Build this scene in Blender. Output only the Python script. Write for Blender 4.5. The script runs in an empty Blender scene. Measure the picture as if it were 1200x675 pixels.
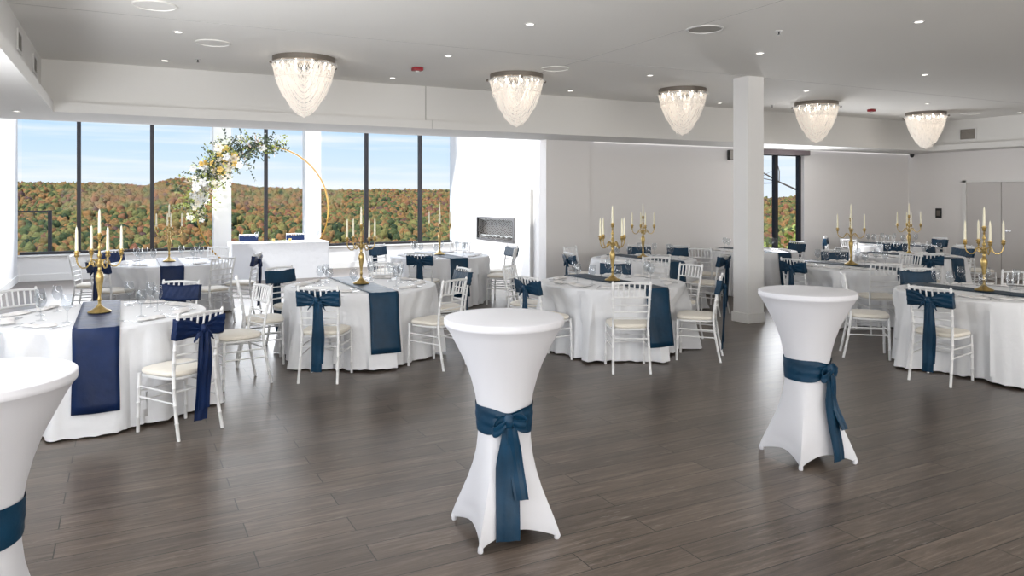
import bpy, math, random
import numpy as np
from mathutils import Vector, Matrix
PI = math.pi
S = bpy.context.scene
col = S.collection

# ------------------------------------------------------------------ camera, world, lights, exposure
cam = bpy.data.cameras.new('camera'); camo = bpy.data.objects.new('camera', cam); col.objects.link(camo)
cam.sensor_width = 36; cam.lens = 880/1200*36
cam.shift_y = -(337.5-231)/1200
cam.clip_end = 9000
camo.location = (0, 0, 1.7); camo.rotation_euler = (PI/2, 0, math.radians(-27.3))
S.camera = camo
S.view_settings.view_transform = 'Standard'; S.view_settings.look = 'None'
S.view_settings.gamma = 1; S.view_settings.use_curve_mapping = False
S.view_settings.exposure = 0.08

def sun(direction, power, ang=0.6, color=(1, .96, .9)):
    l = bpy.data.lights.new('sun', 'SUN'); l.energy = power; l.angle = math.radians(ang); l.color = color
    o = bpy.data.objects.new('sun', l); col.objects.link(o)
    o.rotation_euler = Vector(direction).to_track_quat('-Z', 'Y').to_euler(); o.location = (0, -20, 40)
def area(name, loc, direction, sx, sy, power, color=(1, 1, 1)):
    l = bpy.data.lights.new(name, 'AREA'); l.shape = 'RECTANGLE'; l.size = sx; l.size_y = sy; l.energy = power; l.color = color
    o = bpy.data.objects.new(name, l); col.objects.link(o); o.location = loc
    o.rotation_euler = Vector(direction).to_track_quat('-Z', 'Y').to_euler()
sun((1.0, .50, -1.15), 3.9)
# area lights for daylight; left, rear and skylight ones are added fill
area('added_fill_left', (-1.80, 3.2, 1.65), (1, .2, 1.5), 6.4, 1.5, 300, (.95, .97, 1))  # added upward fill at a made-up window, out of view
area('added_fill_rear', (5.0, -5.3, 1.8), (.1, 1, 1.3), 13, 1.8, 720, (1, .96, .90))  # added fill behind the camera, windows there are made up
area('daylight_big_window', (2.8, 17.6, 2.1), (0, -1, .12), 8.4, 3.0, 470, (.97, .98, 1))
area('added_fill_skylight', (3.0, 14.6, 4.25), (0, 0, -1), 7.6, 4.6, 130, (1, .98, .95))  # added fill under a made-up skylight, brightens the bay
area('daylight_side_window', (12.2, 11.2, 1.4), (-.1, -1, .1), 1.0, 2.1, 80, (.97, .98, 1))

w = bpy.data.worlds.new('sky'); S.world = w; w.use_nodes = True
nt = w.node_tree; nt.nodes.clear()
def N(t, kind, **k):
    n = t.nodes.new(kind)
    for a, b in k.items(): setattr(n, a, b)
    return n
def ramp(t, stops, interp='LINEAR'):
    r = N(t, 'ShaderNodeValToRGB'); r.color_ramp.interpolation = interp
    e = r.color_ramp.elements
    while len(e) < len(stops): e.new(.5)
    for i, (p, c) in enumerate(stops): e[i].position = p; e[i].color = (*c, 1)
    return r
out = N(nt, 'ShaderNodeOutputWorld'); bg = N(nt, 'ShaderNodeBackground'); bg.inputs[1].default_value = 1.0
tc = N(nt, 'ShaderNodeTexCoord'); sep = N(nt, 'ShaderNodeSeparateXYZ'); nt.links.new(tc.outputs['Generated'], sep.inputs[0])
r = ramp(nt, [(0, (.86, .91, .98)), (.045, (.70, .84, .98)), (.10, (.52, .74, .98)), (.5, (.25, .5, .95))])
nt.links.new(sep.outputs['Z'], r.inputs[0])
mp = N(nt, 'ShaderNodeMapping'); mp.inputs['Scale'].default_value = (2.2, 2.2, 34); mp.inputs['Location'].default_value = (.4, .2, .1)
nt.links.new(tc.outputs['Generated'], mp.inputs[0])
nz = N(nt, 'ShaderNodeTexNoise'); nz.inputs['Scale'].default_value = 1.6; nz.inputs['Detail'].default_value = 5; nt.links.new(mp.outputs[0], nz.inputs['Vector'])
cr = ramp(nt, [(.45, (0, 0, 0)), (.68, (1, 1, 1))]); nt.links.new(nz.outputs[0], cr.inputs[0])
mx = N(nt, 'ShaderNodeMix', data_type='RGBA'); nt.links.new(cr.outputs[0], mx.inputs[0]); nt.links.new(r.outputs[0], mx.inputs[6]); mx.inputs[7].default_value = (.93, .95, .99, 1)
nt.links.new(mx.outputs[2], bg.inputs[0]); nt.links.new(bg.outputs[0], out.inputs[0])

# ------------------------------------------------------------------ materials
def mat(name, color, rough=.6, metal=0, spec=.5, emit=None, estr=0, sheen=0, bump=None, var=None, coat=0):
    m = bpy.data.materials.new(name); m.use_nodes = True; t = m.node_tree
    b = t.nodes['Principled BSDF']
    b.inputs['Base Color'].default_value = (*color, 1); b.inputs['Roughness'].default_value = rough
    b.inputs['Metallic'].default_value = metal; b.inputs['Specular IOR Level'].default_value = spec
    b.inputs['Sheen Weight'].default_value = sheen; b.inputs['Coat Weight'].default_value = coat
    if emit: b.inputs['Emission Color'].default_value = (*emit, 1); b.inputs['Emission Strength'].default_value = estr
    tcn = N(t, 'ShaderNodeTexCoord')
    if var:   # (scale, amount)
        n = N(t, 'ShaderNodeTexNoise'); n.inputs['Scale'].default_value = var[0]; n.inputs['Detail'].default_value = 4
        t.links.new(tcn.outputs['Object'], n.inputs['Vector'])
        a = var[1]; rr = ramp(t, [(.3, tuple(c*(1-a) for c in color)), (.7, tuple(min(1, c*(1+a)) for c in color))])
        t.links.new(n.outputs[0], rr.inputs[0]); t.links.new(rr.outputs[0], b.inputs['Base Color'])
    if bump:  # (scale, strength, distance)
        n = N(t, 'ShaderNodeTexNoise'); n.inputs['Scale'].default_value = bump[0]; n.inputs['Detail'].default_value = 3
        t.links.new(tcn.outputs['Object'], n.inputs['Vector'])
        bp = N(t, 'ShaderNodeBump'); bp.inputs['Strength'].default_value = bump[1]; bp.inputs['Distance'].default_value = bump[2]
        t.links.new(n.outputs[0], bp.inputs['Height']); t.links.new(bp.outputs[0], b.inputs['Normal'])
    return m
def glass(name, tint=(.95, .98, .97), gloss=.12):
    m = bpy.data.materials.new(name); m.use_nodes = True; t = m.node_tree; t.nodes.clear()
    o = N(t, 'ShaderNodeOutputMaterial'); tr = N(t, 'ShaderNodeBsdfTransparent'); tr.inputs[0].default_value = (*tint, 1)
    g = N(t, 'ShaderNodeBsdfGlossy'); g.inputs['Roughness'].default_value = .02
    lw = N(t, 'ShaderNodeLayerWeight'); lw.inputs[0].default_value = .35
    mt = N(t, 'ShaderNodeMath', operation='MULTIPLY'); mt.inputs[1].default_value = gloss*4; ge = N(t, 'ShaderNodeNewGeometry'); fr_ = N(t, 'ShaderNodeMath', operation='SUBTRACT'); fr_.inputs[0].default_value = 1; t.links.new(ge.outputs['Backfacing'], fr_.inputs[1])
    fm = N(t, 'ShaderNodeMath', operation='MULTIPLY'); t.links.new(lw.outputs['Fresnel'], fm.inputs[0]); t.links.new(fr_.outputs[0], fm.inputs[1]); t.links.new(fm.outputs[0], mt.inputs[0])
    ms = N(t, 'ShaderNodeMixShader'); t.links.new(mt.outputs[0], ms.inputs[0]); t.links.new(tr.outputs[0], ms.inputs[1]); t.links.new(g.outputs[0], ms.inputs[2])
    t.links.new(ms.outputs[0], o.inputs[0]); return m
M = {}
M['wall'] = mat('white_wall_paint', (.80, .79, .78), .7, bump=(60, .05, .002))
M['wallgrey'] = mat('light_grey_wall_paint', (.84, .815, .80), .7, bump=(60, .05, .002))
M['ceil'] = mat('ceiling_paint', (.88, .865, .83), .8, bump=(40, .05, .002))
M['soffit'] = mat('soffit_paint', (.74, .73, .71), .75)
M['trim'] = mat('white_trim_paint', (.82, .81, .79), .45)
M['joint_shade'] = mat('joint_and_shade_grey', (.50, .49, .47), .8)  # joint grey; also paints shade on the chimney breast end
M['darkframe'] = mat('dark_aluminium', (.028, .026, .03), .4, metal=.4)
M['cloth'] = mat('white_tablecloth', (.76, .765, .785), .75, sheen=.25, bump=(9, .35, .02))
M['spandex'] = mat('white_spandex', (.64, .64, .675), .65, sheen=.08)
M['napkin'] = mat('napkin_linen', (.82, .80, .79), .85, bump=(40, .5, .01))
M['teal'] = mat('teal_satin', (.0008, .030, .068), .48, sheen=.0, spec=.35, bump=(14, .45, .012), var=(6, .25))
M['navy'] = mat('navy_satin', (.003, .016, .070), .5, sheen=.0, spec=.3, bump=(14, .45, .012), var=(6, .25))
M['chair'] = mat('white_chair_lacquer', (.78, .78, .78), .35, spec=.5)
M['cushion'] = mat('ivory_cushion', (.80, .75, .66), .7, sheen=.2, bump=(25, .2, .01))
M['gold'] = mat('aged_gold', (.50, .36, .14), .33, metal=.85, var=(30, .25))
M['candle'] = mat('ivory_wax', (.90, .85, .66), .45)
M['steel'] = mat('cutlery_steel', (.55, .55, .56), .22, metal=1)
M['glass'] = glass('clear_glass'); M['pane'] = glass('window_glass', (.97, .99, 1), .03)
M['wine'] = glass('wine_glass', (.93, .94, .95), .3)
M['bronze'] = mat('brown_metal', (.19, .165, .14), .45, metal=.3)
M['bead'] = mat('crystal_beads', (.96, .92, .87), .25, emit=(1, .90, .80), estr=.12)
M['bulb'] = mat('bulb', (1, .95, .85), .4, emit=(1, .92, .80), estr=6)
M['lamp'] = mat('downlight_lens', (1, 1, 1), .4, emit=(1, .96, .88), estr=3.0)
M['whitemetal'] = mat('white_metal', (.72, .71, .70), .4)
M['greygrille'] = mat('speaker_grille', (.42, .40, .37), .7)
M['red'] = mat('red_plastic', (.28, .012, .02), .35)
M['black'] = mat('black_plastic', (.02, .02, .02), .4)
M['stone'] = mat('white_stone', (.86, .86, .86), .35, var=(1.5, .03))
M['firebox'] = mat('firebox_brown', (.055, .04, .032), .6, var=(8, .4))
M['pebble'] = mat('grey_pebbles', (.45, .43, .41), .6, var=(30, .4))
M['hoop'] = mat('gold_hoop', (.42, .24, .05), .3, metal=.7)
M['leafdark'] = mat('dark_green_leaves', (.03, .05, .02), .5, var=(9, .6))
M['leaflight'] = mat('yellow_green_leaves', (.32, .36, .08), .5, var=(9, .5))
M['petal'] = mat('cream_petals', (.86, .80, .66), .6)
M['petalyellow'] = mat('butter_yellow_petals', (.82, .60, .20), .6)
M['petalwhite'] = mat('white_petals', (.88, .87, .84), .6)
M['pampas'] = mat('pink_beige_grass', (.72, .56, .46), .8)
M['door'] = mat('door_paint', (.62, .59, .57), .5)
M['bark'] = mat('bare_bark', (.10, .075, .06), .8)
M['shade'] = mat('roller_blind', (.16, .13, .135), .7)
M['deck'] = mat('terrace_concrete', (.45, .44, .42), .8, var=(3, .1))
M['gblue'] = mat('far_hills_haze_tint', (.20, .26, .34), .9, var=(.01, .2))  # distance haze put into the hill colour; unused

def floor_material():
    m = bpy.data.materials.new('grey_brown_wood_planks'); m.use_nodes = True; t = m.node_tree; b = t.nodes['Principled BSDF']
    L = t.links.new
    tcn = N(t, 'ShaderNodeTexCoord'); mp = N(t, 'ShaderNodeMapping'); mp.inputs['Location'].default_value = (.3, -.029, 0)
    L(tcn.outputs['Object'], mp.inputs[0])
    br = N(t, 'ShaderNodeTexBrick'); L(mp.outputs[0], br.inputs['Vector'])
    br.offset = .37; br.offset_frequency = 2; br.squash = 1
    br.inputs['Scale'].default_value = 1; br.inputs['Brick Width'].default_value = 1.35; br.inputs['Row Height'].default_value = .178
    br.inputs['Mortar Size'].default_value = .003; br.inputs['Mortar Smooth'].default_value = .1; br.inputs['Bias'].default_value = 0
    br.inputs['Color1'].default_value = (0, 0, 0, 1); br.inputs['Color2'].default_value = (1, 1, 1, 1); br.inputs['Mortar'].default_value = (.5, .5, .5, 1)
    # grain: noise stretched along the plank and shifted per plank
    ad = N(t, 'ShaderNodeVectorMath', operation='MULTIPLY_ADD'); L(br.outputs['Color'], ad.inputs[0]); ad.inputs[1].default_value = (7.3, 3.1, 5.7); L(mp.outputs[0], ad.inputs[2])
    m2 = N(t, 'ShaderNodeMapping'); m2.inputs['Scale'].default_value = (1.5, 22, 1); L(ad.outputs[0], m2.inputs[0])
    n1 = N(t, 'ShaderNodeTexNoise'); n1.inputs['Scale'].default_value = 1.7; n1.inputs['Detail'].default_value = 8; n1.inputs['Roughness'].default_value = .65; n1.inputs['Distortion'].default_value = .6; L(m2.outputs[0], n1.inputs['Vector'])
    cr = ramp(t, [(.30, (.056, .042, .032)), (.52, (.108, .083, .066)), (.72, (.182, .147, .120))]); L(n1.outputs[0], cr.inputs[0])
    m3 = N(t, 'ShaderNodeMapping'); m3.inputs['Scale'].default_value = (5, 60, 1); L(ad.outputs[0], m3.inputs[0])
    n2 = N(t, 'ShaderNodeTexNoise'); n2.inputs['Scale'].default_value = 2.2; n2.inputs['Detail'].default_value = 5; L(m3.outputs[0], n2.inputs['Vector'])
    m4 = N(t, 'ShaderNodeMapping'); m4.inputs['Scale'].default_value = (.9, 5, 1); L(ad.outputs[0], m4.inputs[0])
    n3 = N(t, 'ShaderNodeTexNoise'); n3.inputs['Scale'].default_value = 1.4; L(m4.outputs[0], n3.inputs['Vector'])
    f1 = ramp(t, [(.60, (0, 0, 0)), (.72, (1, 1, 1))]); L(n2.outputs[0], f1.inputs[0])
    f2 = ramp(t, [(.50, (0, 0, 0)), (.62, (1, 1, 1))]); L(n3.outputs[0], f2.inputs[0])
    ml = N(t, 'ShaderNodeMath', operation='MULTIPLY'); L(f1.outputs[0], ml.inputs[0]); L(f2.outputs[0], ml.inputs[1])
    ml2 = N(t, 'ShaderNodeMath', operation='MULTIPLY'); L(ml.outputs[0], ml2.inputs[0]); ml2.inputs[1].default_value = .6
    fl = N(t, 'ShaderNodeMix', data_type='RGBA'); L(ml2.outputs[0], fl.inputs[0]); L(cr.outputs[0], fl.inputs[6]); fl.inputs[7].default_value = (.30, .28, .25, 1)
    # plank to plank tone
    pt = ramp(t, [(0, (.80, .80, .80)), (1, (1.16, 1.15, 1.13))]); L(br.outputs['Color'], pt.inputs[0])
    mu = N(t, 'ShaderNodeMix', data_type='RGBA', blend_type='MULTIPLY'); mu.inputs[0].default_value = 1; L(fl.outputs[2], mu.inputs[6]); L(pt.outputs[0], mu.inputs[7])
    mo = N(t, 'ShaderNodeMix', data_type='RGBA'); L(br.outputs['Fac'], mo.inputs[0]); L(mu.outputs[2], mo.inputs[6]); mo.inputs[7].default_value = (.018, .015, .013, 1)
    L(mo.outputs[2], b.inputs['Base Color'])
    b.inputs['Specular IOR Level'].default_value = .55
    rr = N(t, 'ShaderNodeMapRange'); L(n1.outputs[0], rr.inputs[0]); rr.inputs[3].default_value = .25; rr.inputs[4].default_value = .39; L(rr.outputs[0], b.inputs['Roughness'])
    bp = N(t, 'ShaderNodeBump'); bp.inputs['Strength'].default_value = .14; bp.inputs['Distance'].default_value = .004
    sb = N(t, 'ShaderNodeMath', operation='SUBTRACT'); L(n1.outputs[0], sb.inputs[0]); L(br.outputs['Fac'], sb.inputs[1]); L(sb.outputs[0], bp.inputs['Height']); L(bp.outputs[0], b.inputs['Normal'])
    return m
M['floor'] = floor_material()

def forest_material():
    m = bpy.data.materials.new('autumn_foliage'); m.use_nodes = True; t = m.node_tree; b = t.nodes['Principled BSDF']; L = t.links.new
    at = N(t, 'ShaderNodeAttribute', attribute_name='tone')
    cr = ramp(t, [(0, (.05, .07, .035)), (.25, (.11, .13, .05)), (.42, (.25, .22, .075)), (.55, (.24, .145, .06)), (.72, (.36, .185, .07)), (.88, (.27, .115, .065)), (1, (.15, .085, .07))])
    L(at.outputs['Fac'], cr.inputs[0])
    tcn = N(t, 'ShaderNodeTexCoord'); n = N(t, 'ShaderNodeTexNoise'); n.inputs['Scale'].default_value = .35; n.inputs['Detail'].default_value = 3; L(tcn.outputs['Object'], n.inputs['Vector'])
    r2 = ramp(t, [(.3, (.6, .6, .6)), (.7, (1.3, 1.3, 1.3))]); L(n.outputs[0], r2.inputs[0])
    mu = N(t, 'ShaderNodeMix', data_type='RGBA', blend_type='MULTIPLY'); mu.inputs[0].default_value = 1; L(cr.outputs[0], mu.inputs[6]); L(r2.outputs[0], mu.inputs[7])
    L(mu.outputs[2], b.inputs['Base Color']); b.inputs['Roughness'].default_value = .9; b.inputs['Specular IOR Level'].default_value = .1
    return m
M['forest'] = forest_material()
M['ground'] = mat('forest_ground', (.06, .055, .03), .95, var=(.05, .3))

# ------------------------------------------------------------------ mesh builder
class MB:
    def __init__(s): s.v = []; s.f = []
    def add(s, vs, fs):
        o = len(s.v); s.v += [tuple(v) for v in vs]; s.f += [tuple(i+o for i in f) for f in fs]; return s
    def box(s, x0, y0, z0, x1, y1, z1):
        return s.add([(x0,y0,z0),(x1,y0,z0),(x1,y1,z0),(x0,y1,z0),(x0,y0,z1),(x1,y0,z1),(x1,y1,z1),(x0,y1,z1)],
                     [(0,3,2,1),(4,5,6,7),(0,1,5,4),(1,2,6,5),(2,3,7,6),(3,0,4,7)])
    def bbox(s, x0, y0, z0, x1, y1, z1, b=.005):   # box with chamfered edges
        pts = []; cx, cy, cz = (x0+x1)/2, (y0+y1)/2, (z0+z1)/2
        import bmesh
        bm = bmesh.new(); bmesh.ops.create_cube(bm, size=1)
        for v in bm.verts: v.co = Vector((cx+v.co.x*(x1-x0), cy+v.co.y*(y1-y0), cz+v.co.z*(z1-z0)))
        bmesh.ops.bevel(bm, geom=bm.edges[:], offset=b, segments=2, affect='EDGES', profile=.5)
        bm.verts.index_update(); vs = [tuple(v.co) for v in bm.verts]; fs = [[v.index for v in f.verts] for f in bm.faces]; bm.free()
        return s.add(vs, fs)
    def tube(s, pts, rad, n=8, cap=True, closed=False):
        pts = [Vector(p) for p in pts]; k = len(pts)
        if not hasattr(rad, '__len__'): rad = [rad]*k
        vs = []; prev = None
        for i, p in enumerate(pts):
            if closed: d = pts[(i+1) % k]-pts[i-1]
            else: d = pts[min(i+1, k-1)]-pts[max(i-1, 0)]
            d = d.normalized() if d.length > 1e-9 else Vector((0, 0, 1))
            if prev is None:
                a = d.orthogonal().normalized()
            else:
                a = prev-d*prev.dot(d); a = a.normalized() if a.length > 1e-6 else d.orthogonal().normalized()
            prev = a; b = d.cross(a)
            for j in range(n):
                t = 2*PI*j/n; vs.append(p+(a*math.cos(t)+b*math.sin(t))*rad[i])
        fs = []
        for i in range(k if closed else k-1):
            i2 = (i+1) % k
            for j in range(n):
                j2 = (j+1) % n; fs.append((i*n+j, i*n+j2, i2*n+j2, i2*n+j))
        if cap and not closed: fs.append(tuple(range(n))[::-1]); fs.append(tuple((k-1)*n+j for j in range(n)))
        return s.add(vs, fs)
    def lathe(s, prof, n=24, c=(0, 0, 0)):
        vs = []; k = len(prof)
        for r_, z in prof:
            for j in range(n):
                t = 2*PI*j/n; vs.append((c[0]+r_*math.cos(t), c[1]+r_*math.sin(t), c[2]+z))
        fs = []
        for i in range(k-1):
            for j in range(n):
                j2 = (j+1) % n; fs.append((i*n+j, i*n+j2, (i+1)*n+j2, (i+1)*n+j))
        if prof[0][0] > 1e-4: fs.append(tuple(range(n))[::-1])
        if prof[-1][0] > 1e-4: fs.append(tuple((k-1)*n+j for j in range(n)))
        return s.add(vs, fs)
    def grid(s, rows, closed=False):      # rows: list of equal lists of points
        m = len(rows[0]); vs = [p for r_ in rows for p in r_]; fs = []
        for i in range(len(rows)-1):
            for j in range(m if closed else m-1):
                j2 = (j+1) % m; fs.append((i*m+j, i*m+j2, (i+1)*m+j2, (i+1)*m+j))
        return s.add(vs, fs)
    def ribbon(s, pts, sides, w, th=.006, waves=0):   # thick strip along pts; sides = width directions
        rows = []; n = len(pts)
        if not hasattr(w, '__len__'): w = [w]*n
        K = 6; top = []; bot = []
        for i in range(n):
            p = Vector(pts[i]); sd = Vector(sides[i] if isinstance(sides, list) else sides).normalized()
            d = Vector(pts[min(i+1, n-1)])-Vector(pts[max(i-1, 0)]); nn = d.cross(sd); nn = nn.normalized() if nn.length > 1e-8 else Vector((0, 0, 1))
            ring = []
            for k in range(K+1):
                a = k/K-.5; ring.append(p+sd*a*w[i]+nn*(th/2+waves*math.cos(a*2*PI*1.5)))
            for k in range(K, -1, -1):
                a = k/K-.5; ring.append(p+sd*a*w[i]+nn*(-th/2+waves*math.cos(a*2*PI*1.5)))
            rows.append(ring)
        o = len(s.v); s.grid(rows, True); m = len(rows[0])
        s.f.append(tuple(o+j for j in range(m))[::-1]); s.f.append(tuple(o+(n-1)*m+j for j in range(m)))
        return s
    def mesh(s, name, smooth=True, m=None):
        me = bpy.data.meshes.new(name); me.from_pydata(s.v, [], s.f); me.update()
        if smooth: me.shade_smooth(); me.set_sharp_from_angle(angle=math.radians(38))
        if m: me.materials.append(m)
        return me
    def build(s, name, m, parent=None, smooth=True):
        o = bpy.data.objects.new(name, s.mesh(name, smooth, m)); col.objects.link(o)
        if parent: o.parent = parent
        return o
def tag(o, label=None, cat=None, group=None, kind=None):
    if label: o['label'] = label
    if cat: o['category'] = cat
    if group: o['group'] = group
    if kind: o['kind'] = kind
    return o
def empty(name, loc=(0, 0, 0), rz=0):
    o = bpy.data.objects.new(name, None); col.objects.link(o); o.location = loc; o.rotation_euler = (0, 0, rz); o.empty_display_size = .1; return o
def kids(o): return [c for c in bpy.data.objects if c.parent == o]
TREES = {}
def snap(o):     # remember the child structure once
    TREES[o] = [(c, snap(c)) for c in kids(o)]; return TREES[o]
def copy_tree(o, parent=None):
    c = o.copy(); col.objects.link(c); c.parent = parent
    if o not in TREES: snap(o)
    for ch, _ in TREES[o]: copy_tree(ch, c)
    return c
def struct(name, mb, m, smooth=False):
    return tag(mb.build(name, m, smooth=smooth), kind='structure')

# ------------------------------------------------------------------ room shell
CZ = 3.33; SZ = 2.70; XL = -1.9; XR = 16.3; YW = 11.3; YF = 17.9
struct('floor', MB().box(XL-.3, -5.8, -.2, XR+.2, YF+.2, 0), M['floor'])
struct('ceiling', MB().box(-.87, -5.5, CZ, 15.7, 10.4, CZ+.15), M['ceil'])
# recess faces above the lip
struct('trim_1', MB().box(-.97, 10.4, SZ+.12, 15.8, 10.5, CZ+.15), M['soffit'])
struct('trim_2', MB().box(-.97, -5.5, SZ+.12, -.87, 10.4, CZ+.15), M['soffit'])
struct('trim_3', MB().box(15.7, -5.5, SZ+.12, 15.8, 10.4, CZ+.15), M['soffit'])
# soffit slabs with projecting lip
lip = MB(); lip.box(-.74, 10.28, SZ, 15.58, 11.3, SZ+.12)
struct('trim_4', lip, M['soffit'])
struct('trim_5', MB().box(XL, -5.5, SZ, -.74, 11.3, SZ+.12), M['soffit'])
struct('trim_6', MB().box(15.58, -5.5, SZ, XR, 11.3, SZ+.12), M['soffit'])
# upper wall above the opening
struct('trim_7', MB().box(XL, 11.3, SZ, 6.5, 11.5, 4.3), M['wall'])
# drywall joints
struct('trim_8', MB().box(-.87, 7.53, CZ-.0015, 15.7, 7.536, CZ+.01), M['joint_shade'])
struct('trim_9', MB().box(4.84, -2, CZ-.0015, 4.846, 10.4, CZ+.01), M['joint_shade'])
struct('trim_10', MB().box(3.93, 10.392, SZ+.12, 3.945, 10.41, CZ), M['joint_shade'])
struct('trim_11', MB().box(3.99, 10.274, SZ, 3.997, 10.285, SZ+.12), M['joint_shade'])
# left wall; the big opening beside the camera is made up for fill light
lw = MB()
lw.box(XL-.2, -5.5, 0, XL, -.2, 4.3); lw.box(XL-.2, -.2, 0, XL, 6.6, .6); lw.box(XL-.2, -.2, 2.7, XL, 6.6, 4.3); lw.box(XL-.2, 6.6, 0, XL, YF, 4.3)
struct('wall_left', lw, M['wall'])
struct('trim_19', MB().box(XL-3.2, -3.5, 2.75, XL-.2, 7.2, 2.95), M['wall'])     # unseen eave, added to keep the sun out of that opening
# back wall behind the camera; its windows are made up for fill light
bw = MB(); bw.box(XL, -5.7, 0, XR, -5.5, .7); bw.box(XL, -5.7, 2.9, XR, -5.5, 3.5); bw.box(XL, -5.7, .7, -1.5, -5.5, 2.9); bw.box(11.6, -5.7, .7, XR, -5.5, 2.9)
for x in (2.6, 7.2): bw.box(x, -5.7, .7, x+.25, -5.5, 2.9)
struct('wall_back', bw, M['wall'])
# window wall of the bay
fw = MB(); fw.box(XL, YF, 0, 7.62, YF+.2, .50); fw.box(XL, YF, 3.7, 7.62, YF+.2, 4.3)
struct('wall_front', fw, M['wall'])
struct('baseboard_front', MB().box(XL, YF-.02, 0, 7.6, YF, .14), M['trim'])
struct('baseboard_left', MB().box(XL, 6.6, 0, XL+.02, YF-.02, .14), M['trim'])
for i, (a, b) in enumerate(((1.76, 2.13), (3.76, 4.13))):
    struct('trim_%d' % (12+i), MB().box(a, YF-.06, .0, b, YF+.24, 4.2), M['wall'])
struct('trim_14', MB().bbox(XL, YF-.05, .50, 7.62, YF+.05, .53, .004), M['trim'])   # window stool
# bay roof; the skylight opening is added to let sun into the bay
rf = MB(); rf.box(XL-.2, 11.3, 4.2, 8.0, 12.2, 4.35); rf.box(XL-.2, 17.0, 4.2, 8.0, YF+.3, 4.35); rf.box(XL-.2, 12.2, 4.2, -.9, 17.0, 4.35); rf.box(7.0, 12.2, 4.2, 8.0, 17.0, 4.35)
struct('ceiling_bay', rf, M['wall'])
struct('added_skylight', MB().box(-.9, 12.2, 4.30, 7.0, 17.0, 4.32), M['pane'])  # pane of the added skylight, unseen
# bay windows: frame + panes
def window(name, bays, z0, z1, y, fr=.05, dep=.09, ends=False):
    f = MB(); n = empty(name, ((bays[0]+bays[-1])/2, y, z0)); tag(n, kind='structure')
    cx = n.location.x
    f.box(bays[0]-cx, -dep/2, 0, bays[-1]-cx, dep/2, .055); f.box(bays[0]-cx, -dep/2, z1-z0-.05, bays[-1]-cx, dep/2, z1-z0)
    for k in (bays if ends else bays[1:-1]): f.box(k-cx-fr/2, -dep/2, .055, k-cx+fr/2, dep/2, z1-z0-.05)
    f.build('window_frame', M['darkframe'], n, False)
    for a, b in zip(bays[:-1], bays[1:]):
        MB().box(a-cx+fr/2, -.006, .055, b-cx-fr/2, .006, z1-z0-.05).build('window_pane', M['pane'], n, False)
    return n
window('window_1', [-1.875, -.84, .53, 1.74], .53, 3.7, YF+.1, .075)
window('window_2', [2.15, 2.90, 3.74], .53, 3.7, YF+.1, .075)
window('window_3', [4.15, 5.27, 6.66, 7.60], .53, 3.7, YF+.1, .085)
# bay right wall and fireplace breast
struct('wall_bay', MB().box(7.52, YW+.2, 0, 7.8, 14.32, 4.3).box(7.52, 16.25, 0, 7.8, YF+.2, 4.3).box(7.52, 14.32, 0, 7.8, 16.25, .70).box(7.52, 14.32, 1.25, 7.8, 16.25, 4.3), M['wall'])
fb = empty('trim_15', (7.45, 15.3, 0)); tag(fb, kind='structure')
q = MB(); X0, X1 = 0, .07
q.box(X0, -1.67, 0, X1, -.98, 1.86); q.box(X0, .95, 0, X1, 2.2, 1.86); q.box(X0, -.98, 0, X1, .95, .70); q.box(X0, -.98, 1.25, X1, .95, 1.86)
q.build('chimney_breast', M['stone'], fb, False)
struct('trim_16', MB().box(7.445, 13.60, 0, 7.52, 13.63, 1.86), M['joint_shade'])  # grey strip painting the shaded end of the chimney breast
fp = empty('fireplace', (7.45, 15.3, .70)); tag(fp, 'linear glass fronted fireplace set in the white chimney breast', 'fireplace')
q = MB()
q.box(-.02, -.98, 0, .02, .95, .05); q.box(-.02, -.98, .50, .02, .95, .55); q.box(-.02, -.98, .05, .02, -.93, .50); q.box(-.02, .90, .05, .02, .95, .50)
q.build('surround', M['darkframe'], fp, False)
q = MB(); q.box(.13, -.93, .05, .15, .90, .50); q.box(.02, -.93, .05, .13, -.90, .50); q.box(.02, .87, .05, .13, .90, .50); q.box(.02, -.93, .05, .13, .90, .08); q.box(.02, -.93, .47, .13, .90, .50)
q.build('firebox', M['firebox'], fp, False)
rnd = random.Random(3); q = MB()
for k in range(60):
    r_ = rnd.uniform(.02, .035); q.lathe([(0, -r_*.6), (r_*.8, -r_*.3), (r_, 0), (r_*.7, r_*.45), (0, r_*.6)], 6, (rnd.uniform(.05, .10), -.86+k*.029, .08+r_*.5+rnd.uniform(0, .03)))
tag(q.build('pebble_bed', M['pebble'], fp), kind='stuff')
MB().box(-.004, -.93, .05, .002, .90, .50).build('glass_front', M['pane'], fp, False)
# main hall walls facing the camera
q = MB(); q.box(6.5, YW, 0, 7.40, YW+.25, SZ+.3); q.box(7.40, YW+.06, 0, 11.62, YW+.25, SZ+.3); q.box(12.86, YW+.06, 0, XR, YW+.25, SZ+.3)
q.box(11.62, YW+.06, 0, 12.86, YW+.25, .12); q.box(11.62, YW+.06, 2.66, 12.86, YW+.25, SZ+.3)
struct('wall_grey', q, M['wallgrey'])
struct('wall_right', MB().box(XR, -5.5, 0, XR+.2, YW+.2, SZ+.8), M['wallgrey'])
q = MB(); q.box(7.40, YW+.045, 0, 11.6, YW+.06, .13); q.box(12.9, YW+.045, 0, XR, YW+.06, .13); q.box(6.5, YW-.015, 0, 7.4, YW, .13)
struct('baseboard_grey', q, M['trim'])
q = MB(); q.box(XR-.015, 10.05, 0, XR, YW, .13); q.box(XR-.015, -5, 0, XR, 8.4, .13); struct('baseboard_right', q, M['trim'])
n = window('window_5', [11.64, 12.14, 12.84], .12, 2.62, YW+.18, .085, .09, True)
struct('trim_17', MB().bbox(11.5, YW-.06, 2.58, 12.92, YW+.055, 2.685, .01), M['shade'])
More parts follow.
